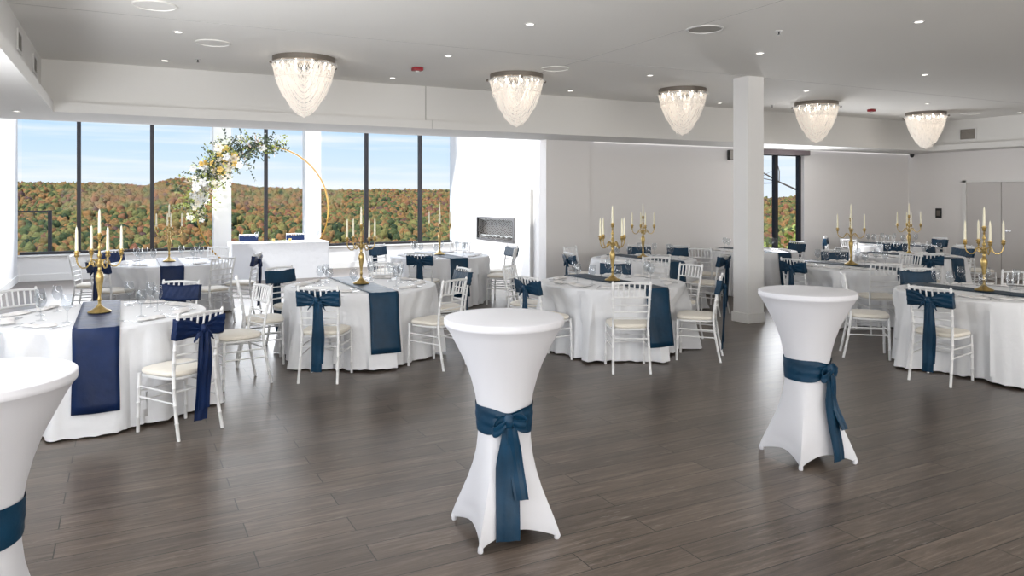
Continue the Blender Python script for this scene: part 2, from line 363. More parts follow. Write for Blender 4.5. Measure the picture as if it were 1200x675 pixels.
# double door
dr = empty('door_1', (XR, 9.2, 0)); tag(dr, kind='structure')
MB().box(-.05, -.82, 0, 0, -.78, 2.06).box(-.05, .78, 0, 0, .86, 2.06).box(-.05, -.82, 2.02, 0, .86, 2.06).build('door_frame', M['trim'], dr, False)
for y0, y1 in ((-.78, .045), (.055, .78)):
    MB().bbox(-.025, y0, .01, -.002, y1, 2.015, .004).build('door_leaf', M['door'], dr, False)
MB().tube([(-.025, -.06, 1.0), (-.075, -.06, 1.0), (-.075, -.17, 1.0)], .01).lathe([(0, -.03), (.028, -.03), (.028, .03), (0, .03)], 12, (-.03, -.06, 1.0)).build('door_handle', M['steel'], dr)
# square column
cl = empty('trim_18', (7.58, 7.64, 0)); tag(cl, kind='structure')
MB().box(-.14, -.14, 0, .14, .14, CZ).build('column_shaft', M['wall'], cl, False)
MB().bbox(-.158, -.158, 0, .158, .158, .135, .006).build('column_base', M['trim'], cl, False)

# ------------------------------------------------------------------ ceiling fittings
def downlight_proto():
    r_ = empty('downlight')
    MB().lathe([(.050, 0), (.052, -.006), (.038, -.008), (.036, 0)], 20).build('trim_ring', M['whitemetal'], r_)
    MB().lathe([(0, -.003), (.036, -.003), (.036, 0), (0, 0)], 20).build('lens', M['lamp'], r_)
    return r_
dl = downlight_proto()
DL = [(.47, 8.08, 'left chandelier, nearer of two'), (.43, 9.85, 'left chandelier, farther of two'), (3.39, 6.2, 'top edge of the photo, left of centre'), (3.31, 8.02, 'red alarm, to its right'), (3.25, 9.85, 'red alarm, behind and left of it'),
      (6.06, 9.8, 'second chandelier, to its right'), (6.24, 8.07, 'third chandelier, to its left'), (9.15, 9.89, 'third chandelier, to its right'), (6.38, 6.26, 'column, in front of its top'), (6.55, 4.46, 'top right part of the ceiling'),
      (9.28, 8.15, 'fourth chandelier, just above it'), (9.45, 6.35, 'fifth chandelier, well in front of it'), (12.41, 8.3, 'fifth chandelier, just above it'), (15.3, 8.35, 'right wall at the edge')]
for i, (x, y, d) in enumerate(DL):
    o = dl if i == 0 else copy_tree(dl); o.location = (x, y, CZ)
    tag(o, 'small round recessed ceiling downlight near the ' + d, 'downlight', 'recessed ceiling downlights')
o = copy_tree(dl); o.location = (-1.11, 10.38, SZ); tag(o, 'small round downlight in the lowered soffit above the left windows', 'downlight', 'recessed ceiling downlights')
def sprinkler(x, y, d):
    r_ = empty('fire_sprinkler', (x, y, CZ)); tag(r_, 'small ceiling sprinkler head ' + d, 'sprinkler', 'ceiling sprinklers')
    MB().lathe([(0, 0), (.035, 0), (.035, -.006), (.012, -.010), (0, -.01)], 16).build('escutcheon', M['whitemetal'], r_)
    MB().lathe([(0, -.01), (.008, -.01), (.007, -.035), (.014, -.036), (.014, -.040), (0, -.04)], 10).build('head', M['black'], r_)
sprinkler(.77, 9.57, 'left of the leftmost chandelier'); sprinkler(5.7, 5.34, 'beside the round grey speaker'); sprinkler(10.18, 9.69, 'left of the fourth chandelier')
def spk(x, y, m, d):
    r_ = empty('ceiling_speaker', (x, y, CZ)); tag(r_, d, 'speaker', 'round ceiling speakers')
    MB().lathe([(.175, 0), (.178, -.008), (.16, -.012), (.158, 0)], 32).build('rim', M['ceil'] if m == 'ceil' else M['whitemetal'], r_)
    MB().lathe([(0, -.005), (.158, -.005), (.158, 0), (0, 0)], 32).build('grille', M[m], r_)
spk(5.0, 5.61, 'greygrille', 'round grey ceiling speaker in front of the column')
spk(.83, 8.49, 'ceil', 'round white ceiling speaker left of the leftmost chandelier')
spk(.23, 7.06, 'ceil', 'round white ceiling speaker at the top left corner')
spk(4.85, 8.20, 'ceil', 'round white ceiling speaker right behind the second chandelier')
spk(14.66, 8.9, 'ceil', 'round white ceiling speaker right of the fifth chandelier')
for x, y, d in ((3.27, 8.93, 'between the first two chandeliers'), (12.31, 9.32, 'between the fourth and fifth chandeliers')):
    r_ = empty('fire_alarm', (x, y, CZ)); tag(r_, 'red fire alarm strobe on the ceiling ' + d, 'alarm', 'red ceiling alarms')
    MB().bbox(-.065, -.05, -.045, .065, .05, 0, .012).build('housing', M['red'], r_)
    MB().bbox(-.02, -.02, -.062, .02, .02, -.043, .006).build('strobe_lens', M['whitemetal'], r_)
def vent(loc, rz, wd, hg, d):
    r_ = empty('air_vent', loc, rz); tag(r_, d, 'vent', 'air vents on the bulkhead')
    q = MB(); q.box(-wd/2, -.012, -hg/2, wd/2, 0, -hg/2+.025).box(-wd/2, -.012, hg/2-.025, wd/2, 0, hg/2).box(-wd/2, -.012, -hg/2+.025, -wd/2+.025, 0, hg/2-.025).box(wd/2-.025, -.012, -hg/2+.025, wd/2, 0, hg/2-.025)
    q.build('vent_frame', M['whitemetal'], r_, False)
    MB().box(-wd/2+.025, -.002, -hg/2+.025, wd/2-.025, 0, hg/2-.025).build('backing', M['bronze'], r_, False)
    q = MB(); k = -hg/2+.04
    while k < hg/2-.03: q.box(-wd/2+.025, -.010, k, wd/2-.025, -.004, k+.006); k += .02
    q.build('louvre', M['greygrille'], r_, False)
vent((15.70, 9.6, 3.02), -PI/2, .36, .26, 'square white air vent on the bulkhead at far right')
vent((-.87, 8.3, 3.14), PI/2, .34, .2, 'small air vent on the left bulkhead, nearer one')
vent((-.87, 9.66, 3.14), PI/2, .34, .2, 'small air vent on the left bulkhead, farther one')
q = empty('security_camera', (16.2, 11.2, 2.66)); tag(q, 'small black dome camera high in the right corner', 'camera')
MB().lathe([(0, .04), (.05, .04), (.05, .02), (.045, -.01), (.03, -.035), (0, -.045)], 14).build('dome', M['black'], q)
MB().lathe([(.052, .04), (.055, .03), (.052, .02)], 14).build('ring', M['black'], q)
q = empty('wall_speaker', (10.72, 11.33, 2.54)); tag(q, 'small black speaker on the grey wall left of the column', 'speaker')
MB().bbox(-.05, -.08, -.1, .05, 0, .1, .01).build('cabinet', M['black'], q); MB().box(-.04, -.083, -.09, .04, -.08, .09).build('grille', M['greygrille'], q, False)
q = empty('wall_switch', (16.3, 10.62, 1.34)); tag(q, 'small dark wall control left of the double door', 'switch')
MB().bbox(-.02, -.07, -.11, 0, .07, .11, .005).build('plate', M['black'], q); MB().bbox(-.026, -.04, -.06, -.019, .04, .06, .003).build('keypad', M['bronze'], q)
for nm, lc, d in (('wall_outlet', (-.55, YF, .30), 'white outlet plate on the wall under the left windows'),):
    q = empty(nm, lc); tag(q, d, 'outlet'); MB().bbox(-.06, -.012, -.05, .06, 0, .05, .003).build('plate', M['whitemetal'], q); MB().box(-.03, -.014, -.02, .03, -.012, .02).build('socket', M['trim'], q, False)

# ------------------------------------------------------------------ chandeliers
def chandelier_proto():
    r_ = empty('chandelier'); R = .355
    MB().lathe([(0, 0), (R, 0), (R, -.055), (R-.01, -.06), (0, -.06)], 48).build('ceiling_plate', M['bronze'], r_)
    q = MB(); q.tube([((R+.02)*math.cos(t), (R+.02)*math.sin(t), -.085) for t in [2*PI*k/48 for k in range(48)]], .008, 6, closed=True)
    for k in range(8):
        t = 2*PI*k/8; q.tube([(R*.95*math.cos(t), R*.95*math.sin(t), -.05), ((R+.02)*math.cos(t), (R+.02)*math.sin(t), -.085)], .005, 5)
    ring = q.build('ring', M['whitemetal'], r_)
    for k in range(4):
        t = PI/2*k+.35; MB().lathe([(0, -.018), (.014, -.012), (.018, 0), (.014, .012), (0, .018)], 10, ((R+.035)*math.cos(t), (R+.035)*math.sin(t), -.085)).build('finial', M['bronze'], r_)
    spots = [(R*.82*math.cos(2*PI*k/10), R*.82*math.sin(2*PI*k/10)) for k in range(10)]+[(R*.42*math.cos(2*PI*k/5+.3), R*.42*math.sin(2*PI*k/5+.3)) for k in range(5)]
    for x, y in spots:
        MB().lathe([(0, -.03), (.012, -.026), (.016, -.012), (.012, 0), (.008, .01), (.008, .03), (0, .03)], 8, (x, y, -.09)).build('bulb', M['bulb'], r_)
    # draped bead strands hung across the ring in two crossing families, each a beaded chain
    q = MB(); D = .60
    def strand(a, b, drop, r0=.0042):
        n = 22; pts = []; rr = []
        for i in range(n+1):
            t = i/n; p = Vector(a).lerp(Vector(b), t); p.z -= drop*(1-(2*t-1)**2); pts.append(p); rr.append(r0*(1.15 if i % 2 else .85))
        q.tube(pts, rr, 3, cap=False)
    for k in range(-5, 6):          # nested swags hung across the ring
        s_ = k/5.6; hw = R*math.sqrt(1-s_*s_); off = R*s_
        for sc in (1, .93, .85, .76, .66, .55, .42):
            strand((-hw*sc, off, -.085), (hw*sc, off, -.085), (D*sc**.8)*(1-.55*s_*s_), .0036)
    for k in range(-4, 5):          # crossing swags
        s_ = k/4.6; hw = R*math.sqrt(1-s_*s_); off = R*s_
        for sc in (1, .7): strand((off, -hw*sc, -.085), (off, hw*sc, -.085), D*sc*(1-.9*s_*s_)+.02, .0032)
    for k in range(36):
        t = 2*PI*k/36; t2 = t+2*PI/36*5
        strand((R*math.cos(t), R*math.sin(t), -.085), (R*math.cos(t2), R*math.sin(t2), -.085), .16)
    for k in range(24):
        t = 2*PI*k/24; a = (R*.97*math.cos(t), R*.97*math.sin(t), -.085); q.tube([a, (a[0]*.93, a[1]*.93, -.26), (a[0]*.74, a[1]*.74, -.42), (a[0]*.4, a[1]*.4, -.58), (0, 0, -.70)], .003, 3, cap=False)
    tag(q.build('bead_strands', M['bead'], r_), kind='stuff')
    return r_
ch = chandelier_proto()
CH = [(1.87, 8.94, 'leftmost'), (4.64, 8.86, 'second from the left'), (7.49, 8.9, 'middle, just left of the column'), (10.58, 9.08, 'fourth, right of the column'), (13.72, 9.2, 'rightmost')]
for i, (x, y, d) in enumerate(CH):
    o = ch if i == 0 else copy_tree(ch); o.location = (x, y, CZ); o.rotation_euler = (0, 0, (-.2, -.65, -.5, -1.1, -1.5)[i])
    tag(o, 'crystal bead chandelier with draped glowing strands, ' + d, 'chandelier', 'row of bead chandeliers')
    l = bpy.data.lights.new('chandelier_light', 'POINT'); l.energy = 2.2; l.shadow_soft_size = .15; l.color = (1, .88, .74)
    lo = bpy.data.objects.new('chandelier_light', l); col.objects.link(lo); lo.parent = o; lo.location = (0, 0, -.16)

# ------------------------------------------------------------------ cocktail tables
def cocktail(name_loc, rz, knot, label, tails=2):
    root = empty('cocktail_table', name_loc, rz); tag(root, label, 'table', 'cocktail tables with stretch covers')
    prof = [(1.086, .3035), (1.083, .3065), (1.066, .3075), (1.054, .3065), (1.0505, .3035), (1.046, .2985), (1.0, .270), (.93, .234), (.86, .199), (.78, .170), (.70, .149), (.63, .138), (.56, .136), (.48, .142), (.40, .155), (.32, .178), (.24, .208), (.17, .240), (.11, .268), (.06, .290)]
    n = 96
    def rad(th, z, D):
        f = max(0, min(1, (.60-z)/.54)); p = 2-1.22*f**.8
        c_, s_ = abs(math.cos(th))+1e-6, abs(math.sin(th))+1e-6
        base = D*(c_**p+s_**p)**(-1/p)
        return base*(1-.02*f*0)
    def feetz(th, z):
        # hem rises between the feet
        a = abs(math.sin(2*th)); lift = .05*a**.6
        return z+lift*max(0, (.30-z)/.30)
    q = MB(); rows = [[(.001*math.cos(2*PI*j/n), .001*math.sin(2*PI*j/n), 1.0875) for j in range(n)], [(.299*math.cos(2*PI*j/n), .299*math.sin(2*PI*j/n), 1.0875) for j in range(n)]]
    for z, D in prof: rows.append([(rad(2*PI*j/n, z, D)*math.cos(2*PI*j/n), rad(2*PI*j/n, z, D)*math.sin(2*PI*j/n), feetz(2*PI*j/n, z)) for j in range(n)])
    # hem at the floor and turned under
    for z, D in ((.018, .306), (.010, .302), (.03, .272)): rows.append([(rad(2*PI*j/n, .06, D)*math.cos(2*PI*j/n), rad(2*PI*j/n, .06, D)*math.sin(2*PI*j/n), z+.055*abs(math.sin(4*PI*j/n))**.6) for j in range(n)])
    q.grid(rows, True); cov = q.build('stretch_cover', M['spandex'], root)
    for k in range(4):
        t = PI/2*k; MB().lathe([(0, 0), (.012, 0), (.014, .006), (.013, .025), (.008, .032), (0, .033)], 14, (.286*math.cos(t), .286*math.sin(t), 0)).build('foot', M['spandex'], root)
    MB().tube([(0, 0, .05), (0, 0, 1.06)], .025, 12).lathe([(0, 1.04), (.27, 1.04), (.27, 1.065), (0, 1.065)], 32).build('pole', M['whitemetal'], root)
    # sash: gathered band, knot, bow loops and two tails
    q = MB(); rows = []; zc = .585
    for i in range(9):
        t = i/8; z0 = -.07+.14*t
        rw = []
        for j in range(72):
            th = 2*PI*j/72; d = math.cos(th-knot); sq = 1-.5*max(0, d)**10
            z = zc+z0*sq+.012*max(0, d)**8
            zz = max(.34, z); Dz = np.interp(-zz, [-p_[0] for p_ in prof], [p_[1] for p_ in prof])
            r_ = rad(th, zz, Dz)+.006+.005*math.sin(t*PI)+.003*math.sin(i*2.2+th*2)*(.4+max(0, d)); rw.append((r_*math.cos(th), r_*math.sin(th), z))
        rows.append(rw)
    q.grid(rows, True); sash = q.build('sash', M['teal'], root)
    kx, ky = math.cos(knot), math.sin(knot); tang = Vector((-ky, kx, 0)); outd = Vector((kx, ky, 0)); kp = outd*.156+Vector((0, 0, zc+.012))
    q = MB(); q.lathe([(0, -.035), (.018, -.03), (.028, -.01), (.026, .012), (.016, .03), (0, .034)], 12, tuple(kp)); q.build('knot', M['teal'], sash)
    for sg in (-1, 1):
        q = MB(); pts = []; ws = []
        for i in range(17):
            t = i/16; a = t*2*PI; l = (1-math.cos(a))/2
            pts.append(kp+tang*sg*(.012+(.078 if sg > 0 else .066)*l)+outd*(.008+.016*math.sin(a)-.012*l)+Vector((0, 0, .004-(.022 if sg > 0 else .052)*l-.012*math.sin(a)))); ws.append(.024+.030*math.sin(PI*min(1, l*.8+.05))+.012*l)
        q.ribbon(pts, [Vector((0, 0, 1))+outd*.15]*17, ws, .004, .002); q.build('bow_loop', M['teal'], sash)
    for k in range(tails):
        q = MB(); pts = []; ws = []; zend = (.035, .22)[k]; sh = (.010, .045)[k]
        for i in range(15):
            t = i/14; z = zc-.02-(zc-.02-zend)*t
            Dz = np.interp(-max(z, .06), [-p_[0] for p_ in prof], [p_[1] for p_ in prof]); of = (-.004, .012)[k]+sh*t*(1 if k else -1)
            rr_ = max(rad(knot+math.atan2(of+e, .2), max(z, .06), Dz)*math.cos(math.atan2(of+e, .2)) for e in (-.06, -.03, 0, .03, .06))
            pts.append(outd*(max(rr_, .142)+.016+.008*k+.006*math.sin(t*7+k))+tang*((-.004, .012)[k]+sh*t*(1 if k else -1))+Vector((0, 0, z))); ws.append(.05+(.068, .02)[k]*min(1, t*3))
        q.ribbon(pts, tang, ws, .004, .004); q.build('sash_tail', M['teal'], sash)
    return root
# foot directions chosen from the feet seen in the photograph
cocktail((1.73, 3.44, 0), math.radians(40), math.radians(-108-40), 'tall white cocktail table, middle one, sash bow facing the camera')
cocktail((3.98, 3.49, 0), math.radians(34), math.radians(-80-34), 'tall white cocktail table at right with bow on its right side')
cocktail((-.455, 3.13, 0), math.radians(30), math.radians(-190-30), 'tall white cocktail table cut off at the left edge')

# ------------------------------------------------------------------ banquet tables
RT = .80
def croff(th, t, seed):
    f = .55*math.sin(11*th+seed+.8*math.sin(3*th+seed))+.42*math.sin(17*th+seed*2.3+.9*math.sin(2*th))+.22*math.sin(29*th+seed*.7)
    f = 1.15*abs(f)**.75*(1 if f > 0 else -1)
    damp = 1-math.exp(-((abs(math.sin(th))-1)/.05)**2)*0-max(0, 1-(abs(abs(th % PI-PI/2))/.26)**8)
    damp = max(0, min(1, damp))
    return RT+.006+.03*t+.065*t**1.2+(.085*t**.6)*f*damp
DENTS = {}
def dent(key, th, t):
    # the cloth is pushed in where a chair seat stands against it
    lim = 9
    for ph, ds in DENTS.get(key, ()):
        dth = abs((th-ph+PI) % (2*PI)-PI)
        if dth < .50:
            e = max(0, (dth-.36)/.14); lim = min(lim, max(.60, ds-.235)/max(.9, math.cos(dth))+.35*e*e)
    return lim
def croff2(th, t, seed, key):
    r_ = croff(th, t, seed); lim = dent(key, th, t)
    if lim < r_: 
        k = min(1, t/.33); k = k*k*(3-2*k); r_ = r_*(1-k)+(lim-.035+.45*(croff(th, t, seed)-RT-.05*t))*k
    return r_
def tablecloth(seed, key):
    q = MB(); n = 256; rows = []
    for r_ in (.002, .2, .45, .7, .775): rows.append([(r_*math.cos(2*PI*j/n), r_*math.sin(2*PI*j/n), .752) for j in range(n)])
    rows.append([(.798*math.cos(2*PI*j/n), .798*math.sin(2*PI*j/n), .748) for j in range(n)])
    for i in range(13):
        t = i/12; rw = []
        for j in range(n):
            th = 2*PI*j/n; r_ = croff2(th, t, seed, key); z = .735-(.735-.014)*t
            if i == 12: z += .008*abs(math.sin(22*th))+.006*math.sin(5*th+seed); z = max(z, .004)
            rw.append((r_*math.cos(th), r_*math.sin(th), z))
        rows.append(rw)
    q.grid(rows, True); return q
def runner(seed):
    q = MB(); W_ = .15; rows = []
    path = []
    for i in range(10): path.append((-1, .17+.565*i/9))       # front hang, bottom to top
    ys = [-.80+1.6*k/16 for k in range(17)]
    cols = 8
    def pt(side, z, u):
        t = (.735-z)/(.735-.014); x = u*W_
        R_ = croff(PI/2*side, t, seed)+.013; y = side*math.sqrt(R_*R_-x*x)+side*.004*math.sin(u*4+z*9+seed)
        return (x*(1+.02*math.sin(z*9)), y, z)
    for s_, zs in ((-1, [.17+.56*i/9 for i in range(10)]),):
        for z in zs: rows.append([pt(-1, z, -1+2*k/cols) for k in range(cols+1)])
    for y in ys: rows.append([(-W_+2*W_*k/cols, max(-1, min(1, y/.8))*math.sqrt(.8*.8-(W_*(-1+2*k/cols))**2) if abs(y) > .7 else y, .757+.003*math.sin(y*17+k+seed)**2) for k in range(cols+1)])
    for i in range(10): rows.append([pt(1, .73-.56*i/9, -1+2*k/cols) for k in range(cols+1)])
    q.grid(rows); return q
def banquet(key, x, y, place, seed, sm):
    root = empty('banquet_table', (x, y, 0)); tag(root, 'round banquet table under a floor length white cloth, ' + place, 'table', 'round banquet tables')
    MB().lathe([(0, .722), (.76, .722), (.765, .735), (.76, .748), (0, .748)], 48).build('tabletop', M['bronze'], root)
    for k in range(4):
        t = PI/4+PI/2*k; MB().tube([(.45*math.cos(t), .45*math.sin(t), .722), (.5*math.cos(t), .5*math.sin(t), 0)], .013, 6).build('leg', M['bronze'], root)
    tc_ = tablecloth(seed, key).build('tablecloth', M['cloth']); tc_.location = (x, y, 0)
    tag(tc_, 'white floor length tablecloth on the ' + place, 'tablecloth', 'white round tablecloths')
    rn = runner(seed).build('table_runner', M[sm]); rn.location = (x, y, 0)
    sd = rn.modifiers.new('thickness', 'SOLIDIFY'); sd.thickness = .003; sd.offset = 1
    tag(rn, ('navy' if sm == 'navy' else 'teal blue')+' satin runner draped across the ' + place, 'table runner', 'satin table runners')
T = [('T1', -.18, 6.96, 'big round table at left foreground', 'navy'), ('T2', .58, 12.02, 'round table beside the left windows', 'navy'), ('T3', 2.28, 7.98, 'round table left of centre', 'teal'),
     ('T4', 4.58, 11.45, 'round table before the fireplace bay', 'teal'), ('T5', 4.88, 6.99, 'round table right of centre', 'teal'), ('T6', 7.15, 9.42, 'round table against the grey wall', 'teal'),
     ('T7', 9.95, 10.0, 'round table behind the column', 'teal'), ('T8', 8.98, 7.12, 'second round table in the right group', 'teal'), ('T9', 7.66, 4.52, 'frontmost round table at right', 'teal'),
     ('T10', 11.35, 7.9, 'round table near the double door', 'teal'), ('T12', 13.62, 9.85, 'rearmost round table in the right corner', 'teal')]
# ------------------------------------------------------------------ chiavari chairs
def chair_proto(sm):
    r_ = empty('chiavari_chair')
    # seat cushion
    q = MB(); n = 40; rows = []
    def sup(sx, sy, z, e=4):
        rw = []
        for j in range(n):
            t = 2*PI*j/n; c_, s_ = math.cos(t), math.sin(t); rr_ = (abs(c_)**e+abs(s_)**e)**(-1/e)
            yy = rr_*s_*sy; tp = 1+.07*(yy/sy); rw.append((rr_*c_*sx*tp, yy, z))
        return rw
    for sx, sy, z in ((.001, .001, .432), (.19, .19, .432), (.200, .197, .440), (.202, .199, .452), (.195, .192, .466), (.165, .16, .476), (.08, .08, .480), (.001, .001, .481)): rows.append(sup(sx, sy, z))
    q.grid(rows, True); q.build('seat_cushion', M['cushion'], r_)
    MB().grid([sup(.001, .001, .408), sup(.185, .183, .408), sup(.198, .196, .413), sup(.198, .196, .427), sup(.185, .183, .431), sup(.001, .001, .431)], True).build('seat_frame', M['chair'], r_)
    def rings(pts, r0, k):     # bamboo style rings
        P_ = []; R_ = []
        for i in range(len(pts)-1):
            for j in range(k):
                a, b = Vector(pts[i]), Vector(pts[i+1]); p = a.lerp(b, j/k)
                d = (b-a).normalized()*.006
                P_ += [p-d if (i or j) else p, p, p+d]; R_ += [r0, r0*1.3 if (i or j) else r0, r0]
        P_.append(Vector(pts[-1])); R_.append(r0); return P_, R_
    for sg in (-1, 1):
        P_, R_ = rings([(sg*.19, .175, .43), (sg*.195, .185, .003)], .0125, 4); MB().tube(P_, R_, 8).build('leg', M['chair'], r_)
    def backx(z): return .168+.014*max(0, (z-.45)/.45)
    def backy(z):
        return -.185-.075*max(0, (z-.45)/.45)**1.3 if z > .45 else -.185-.075*((.45-z)/.45)**1.4
    for sg in (-1, 1):
        zs = [.003, .12, .24, .36, .45, .54, .63, .72, .81, .88]
        P_, R_ = rings([(sg*(backx(z)+(.0 if z > .45 else .012*(.45-z)/.45)), backy(z), z) for z in zs], .0125, 1)
        P_.append(Vector((sg*backx(.895), backy(.895), .893))); R_.append(.006)
        MB().tube(P_, R_, 8).build('leg', M['chair'], r_)
    q = MB()
    for z, rr_ in ((.865, .012), (.735, .009), (.655, .008), (.590, .008), (.525, .008)):
        pts = [(u*backx(z), backy(z)-.012*(1-u*u), z+(.010*(1-u*u) if z > .8 else 0)) for u in [-1+2*k/8 for k in range(9)]]
        q.tube(pts, rr_, 6)
    q.build('back_rail', M['chair'], r_)
    q = MB()
    for k in range(6):
        u = -.72+1.44*k/5; q.tube([(u*backx(.735), backy(.735)-.012*(1-u*u), .735), (u*backx(.86), backy(.865)-.012*(1-u*u), .868)], .0075, 6)
    tag(q.build('back_spindles', M['chair'], r_))
    q = MB()
    for z in (.335, .26):
        for sg in (-1, 1): q.tube([(sg*.191, .178, z), (sg*.172, backy(z), z-.01)], .007, 6)
    q.tube([(-.191, .179, .30), (.191, .179, .30)], .007, 6); q.tube([(-.191, .181, .23), (.191, .181, .23)], .007, 6)
    q.tube([(-.172, backy(.34), .33), (.172, backy(.34), .33)], .007, 6)
    q.build('stretcher', M['chair'], r_)
    if sm:
        q = MB(); rows = []
        # one loop round the back: flat in front, gathered behind
        for i in range(9):
            t = i/8; z0 = .70+.145*t; rw = []
            for j in range(24):      # front side left to right
                u = -1+2*j/23; rw.append((u*.196, backy(z0)+.022+.003*math.sin(j*1.9+i), z0-.006*math.cos(u*3)))
            for j in range(24):      # rear side right to left, squeezed to the knot
                u = 1-2*j/23; sq = 1-.62*math.exp(-(u/.42)**2); zz = .772+(z0-.772)*sq-.01*math.exp(-(u/.3)**2)
                rw.append((u*.196, backy(zz)-.026-.012*math.exp(-(u/.5)**2)-.004*math.sin(i*2.4+u*5), zz))
            rows.append(rw)
        q.grid(rows, True); sash = q.build('sash', M[sm], r_)
        md = sash.modifiers.new('thickness', 'SOLIDIFY'); md.thickness = .003
        yk = backy(.77)-.052
        MB().lathe([(0, -.034), (.018, -.028), (.027, -.008), (.025, .014), (.014, .03), (0, .034)], 10, (0, yk, .765)).build('knot', M[sm], sash)
        for sg in (-1, 1):
            q = MB(); pts = []; ws = []
            for i in range(13):
                t = i/12; a = 2*PI*t; l = (1-math.cos(a))/2
                pts.append((sg*(.01+.058*l), yk-.006-.014*math.sin(a), .762-.055*l)); ws.append(.025+.045*l)
            q.ribbon(pts, Vector((-sg*.45, 0, 1)), ws, .004, .002); q.build('bow_loop', M[sm], sash)
        for k in range(2):
            q = MB(); pts = []; ws = []; ze = (.11, .19)[k]
            for i in range(13):
                t = i/12; z = .76-(.76-ze)*t
                pts.append(((-.012, .016)[k]+.012*math.sin(t*3+k), yk-.004-.010*k+.004*math.sin(t*8+k*2)+(.02*t if z > .4 else .02*t), z)); ws.append(.04+.06*min(1, t*1.8))
            q.ribbon(pts, Vector((1, .1*(k*2-1), 0)), ws, .004, .005); q.build('sash_tail', M[sm], sash)
    return r_
PROTO = {}
CH_ = [
 ('T1', .35, 6.01, 32, 1, 'frontmost, bow facing camera'), ('T1', .90, 7.22, 104, 0, 'bare, pushed in on the right side'), ('T1', .36, 7.80, -212, 1, 'behind the wine glass on the far right'), ('T1', -.70, 7.72, -142, 0, 'bare, on the far left side'),
 ('T2', -.40, 12.25, -103, 0, 'bare, at its left end by the window'), ('T2', -.03, 12.90, -143, 1, 'far left before the sill'), ('T2', -.12, 11.36, -50, 1, 'behind the foreground candelabra'), ('T2', 1.05, 10.98, 32, 0, 'bare, in front on its right'),
 ('T2', 1.50, 11.56, 66, 1, 'edge on, hanging tails, right side'), ('T2', 1.22, 12.92, -216, 0, 'bare, at its far right'),
 ('T3', 1.69, 7.10, -30, 1, 'in front with large bow'), ('T3', 1.27, 8.04, -96, 0, 'bare, at its left side'), ('T3', 1.74, 8.86, -151, 1, 'on its far left, flat band showing'), ('T3', 2.80, 8.80, -205, 0, 'bare, on its far side'),
 ('T3', 2.80, 7.12, 28, 0, 'bare, front right behind the cocktail table'), ('T3', 3.24, 7.98, -268, 1, 'at its right side'),
 ('T4', 3.98, 10.55, -38, 1, 'in front with bow'), ('T4', 3.70, 11.75, -112, 0, 'bare, at its left end'), ('T4', 4.0, 12.36, -150, 1, 'on its far left by the window'), ('T4', 5.24, 12.28, -217, 0, 'bare, on its far right'),
 ('T4', 5.33, 10.74, 56, 0, 'bare, front right with ivory seat'), ('T4', 5.62, 11.36, -268, 1, 'right side near the fireplace'),
 ('T5', 4.24, 7.78, -141, 0, 'bare, on its far left'), ('T5', 3.94, 6.85, -82, 1, 'left side behind the middle cocktail table'), ('T5', 4.44, 6.10, -27, 0, 'bare, frontmost with back to the camera'),
 ('T5', 5.38, 6.17, 44, 1, 'front right, tails hanging beside the column'), ('T5', 5.88, 7.10, 96, 0, 'bare, at its right side'), ('T5', 5.48, 7.80, -217, 1, 'on its far side, flat band showing'),
 ('T6', 6.08, 9.43, -99, 1, 'at its left side'), ('T6', 6.62, 10.30, -155, 0, 'bare, on its far left by the wall'), ('T6', 6.61, 8.46, -31, 0, 'bare, in front with back to the camera'), ('T6', 7.72, 10.24, -212, 1, 'on its far side by the wall'),
 ('T6', 8.12, 9.90, -245, 1, 'far right, seen edge on'), ('T6', 7.58, 8.44, 25, 1, 'right front, just left of the column'), ('T7', 8.38, 9.40, -60, 0, 'bare, at its front left'),
 ('T7', 10.80, 9.94, 84, 1, 'at its right side before the narrow window'), ('T7', 10.44, 9.06, 40, 0, 'bare, front right, seen edge on'),
 ('T8', 8.14, 7.17, -88, 1, 'at its left side with bow'), ('T8', 9.66, 7.89, -220, 1, 'on its far side, flat band showing'), ('T8', 8.47, 6.32, -32, 0, 'bare, in front with back to the camera'), ('T8', 9.80, 7.0, 83, 0, 'bare, at its right side'),
 ('T9', 7.08, 5.40, -136, 0, 'bare, on its far left, seen sideways'), ('T9', 6.76, 4.38, -79, 1, 'left side with big bow toward the camera'), ('T9', 8.04, 5.34, -205, 1, 'on its far side behind the wine glass'), ('T9', 8.52, 4.72, -258, 0, 'bare, cut off at the right edge'),
 ('T10', 10.62, 7.14, -44, 1, 'in front with dark bow'), ('T10', 12.20, 7.72, 82, 1, 'at its right side, flat band showing'), ('T10', 10.50, 8.20, -106, 0, 'bare, at its left side'), ('T10', 12.95, 7.75, -110, 0, 'bare, standing apart near the door frame'),
 ('T12', 13.05, 10.64, -146, 1, 'on its far left with bow at the wall'), ('T12', 12.73, 9.93, -93, 0, 'bare, at its left side'), ('T12', 14.33, 10.50, -231, 0, 'bare, farthest in the corner'), ('T12', 12.80, 9.20, -51, 1, 'front left with bow'), ('T12', 14.46, 9.62, 74, 1, 'at its right side, flat band showing')]
for t, x, y, d, sm in T:
    DENTS[t] = []
    for c_ in CH_:
        dd_ = math.hypot(c_[1]-x, c_[2]-y)
        if dd_ < 1.25:
            ra = math.atan2(c_[2]-y, c_[1]-x); mis = abs(((math.radians(c_[3])-PI/2-ra+PI) % (2*PI))-PI)
            DENTS[t].append((ra, dd_-.13*math.sin(min(mis, PI/2))))
TP = {}
for i, (k, x, y, d, sm) in enumerate(T): banquet(k, x, y, d, 1.7*i+.6, sm); TP[k] = (x, y, d, sm)

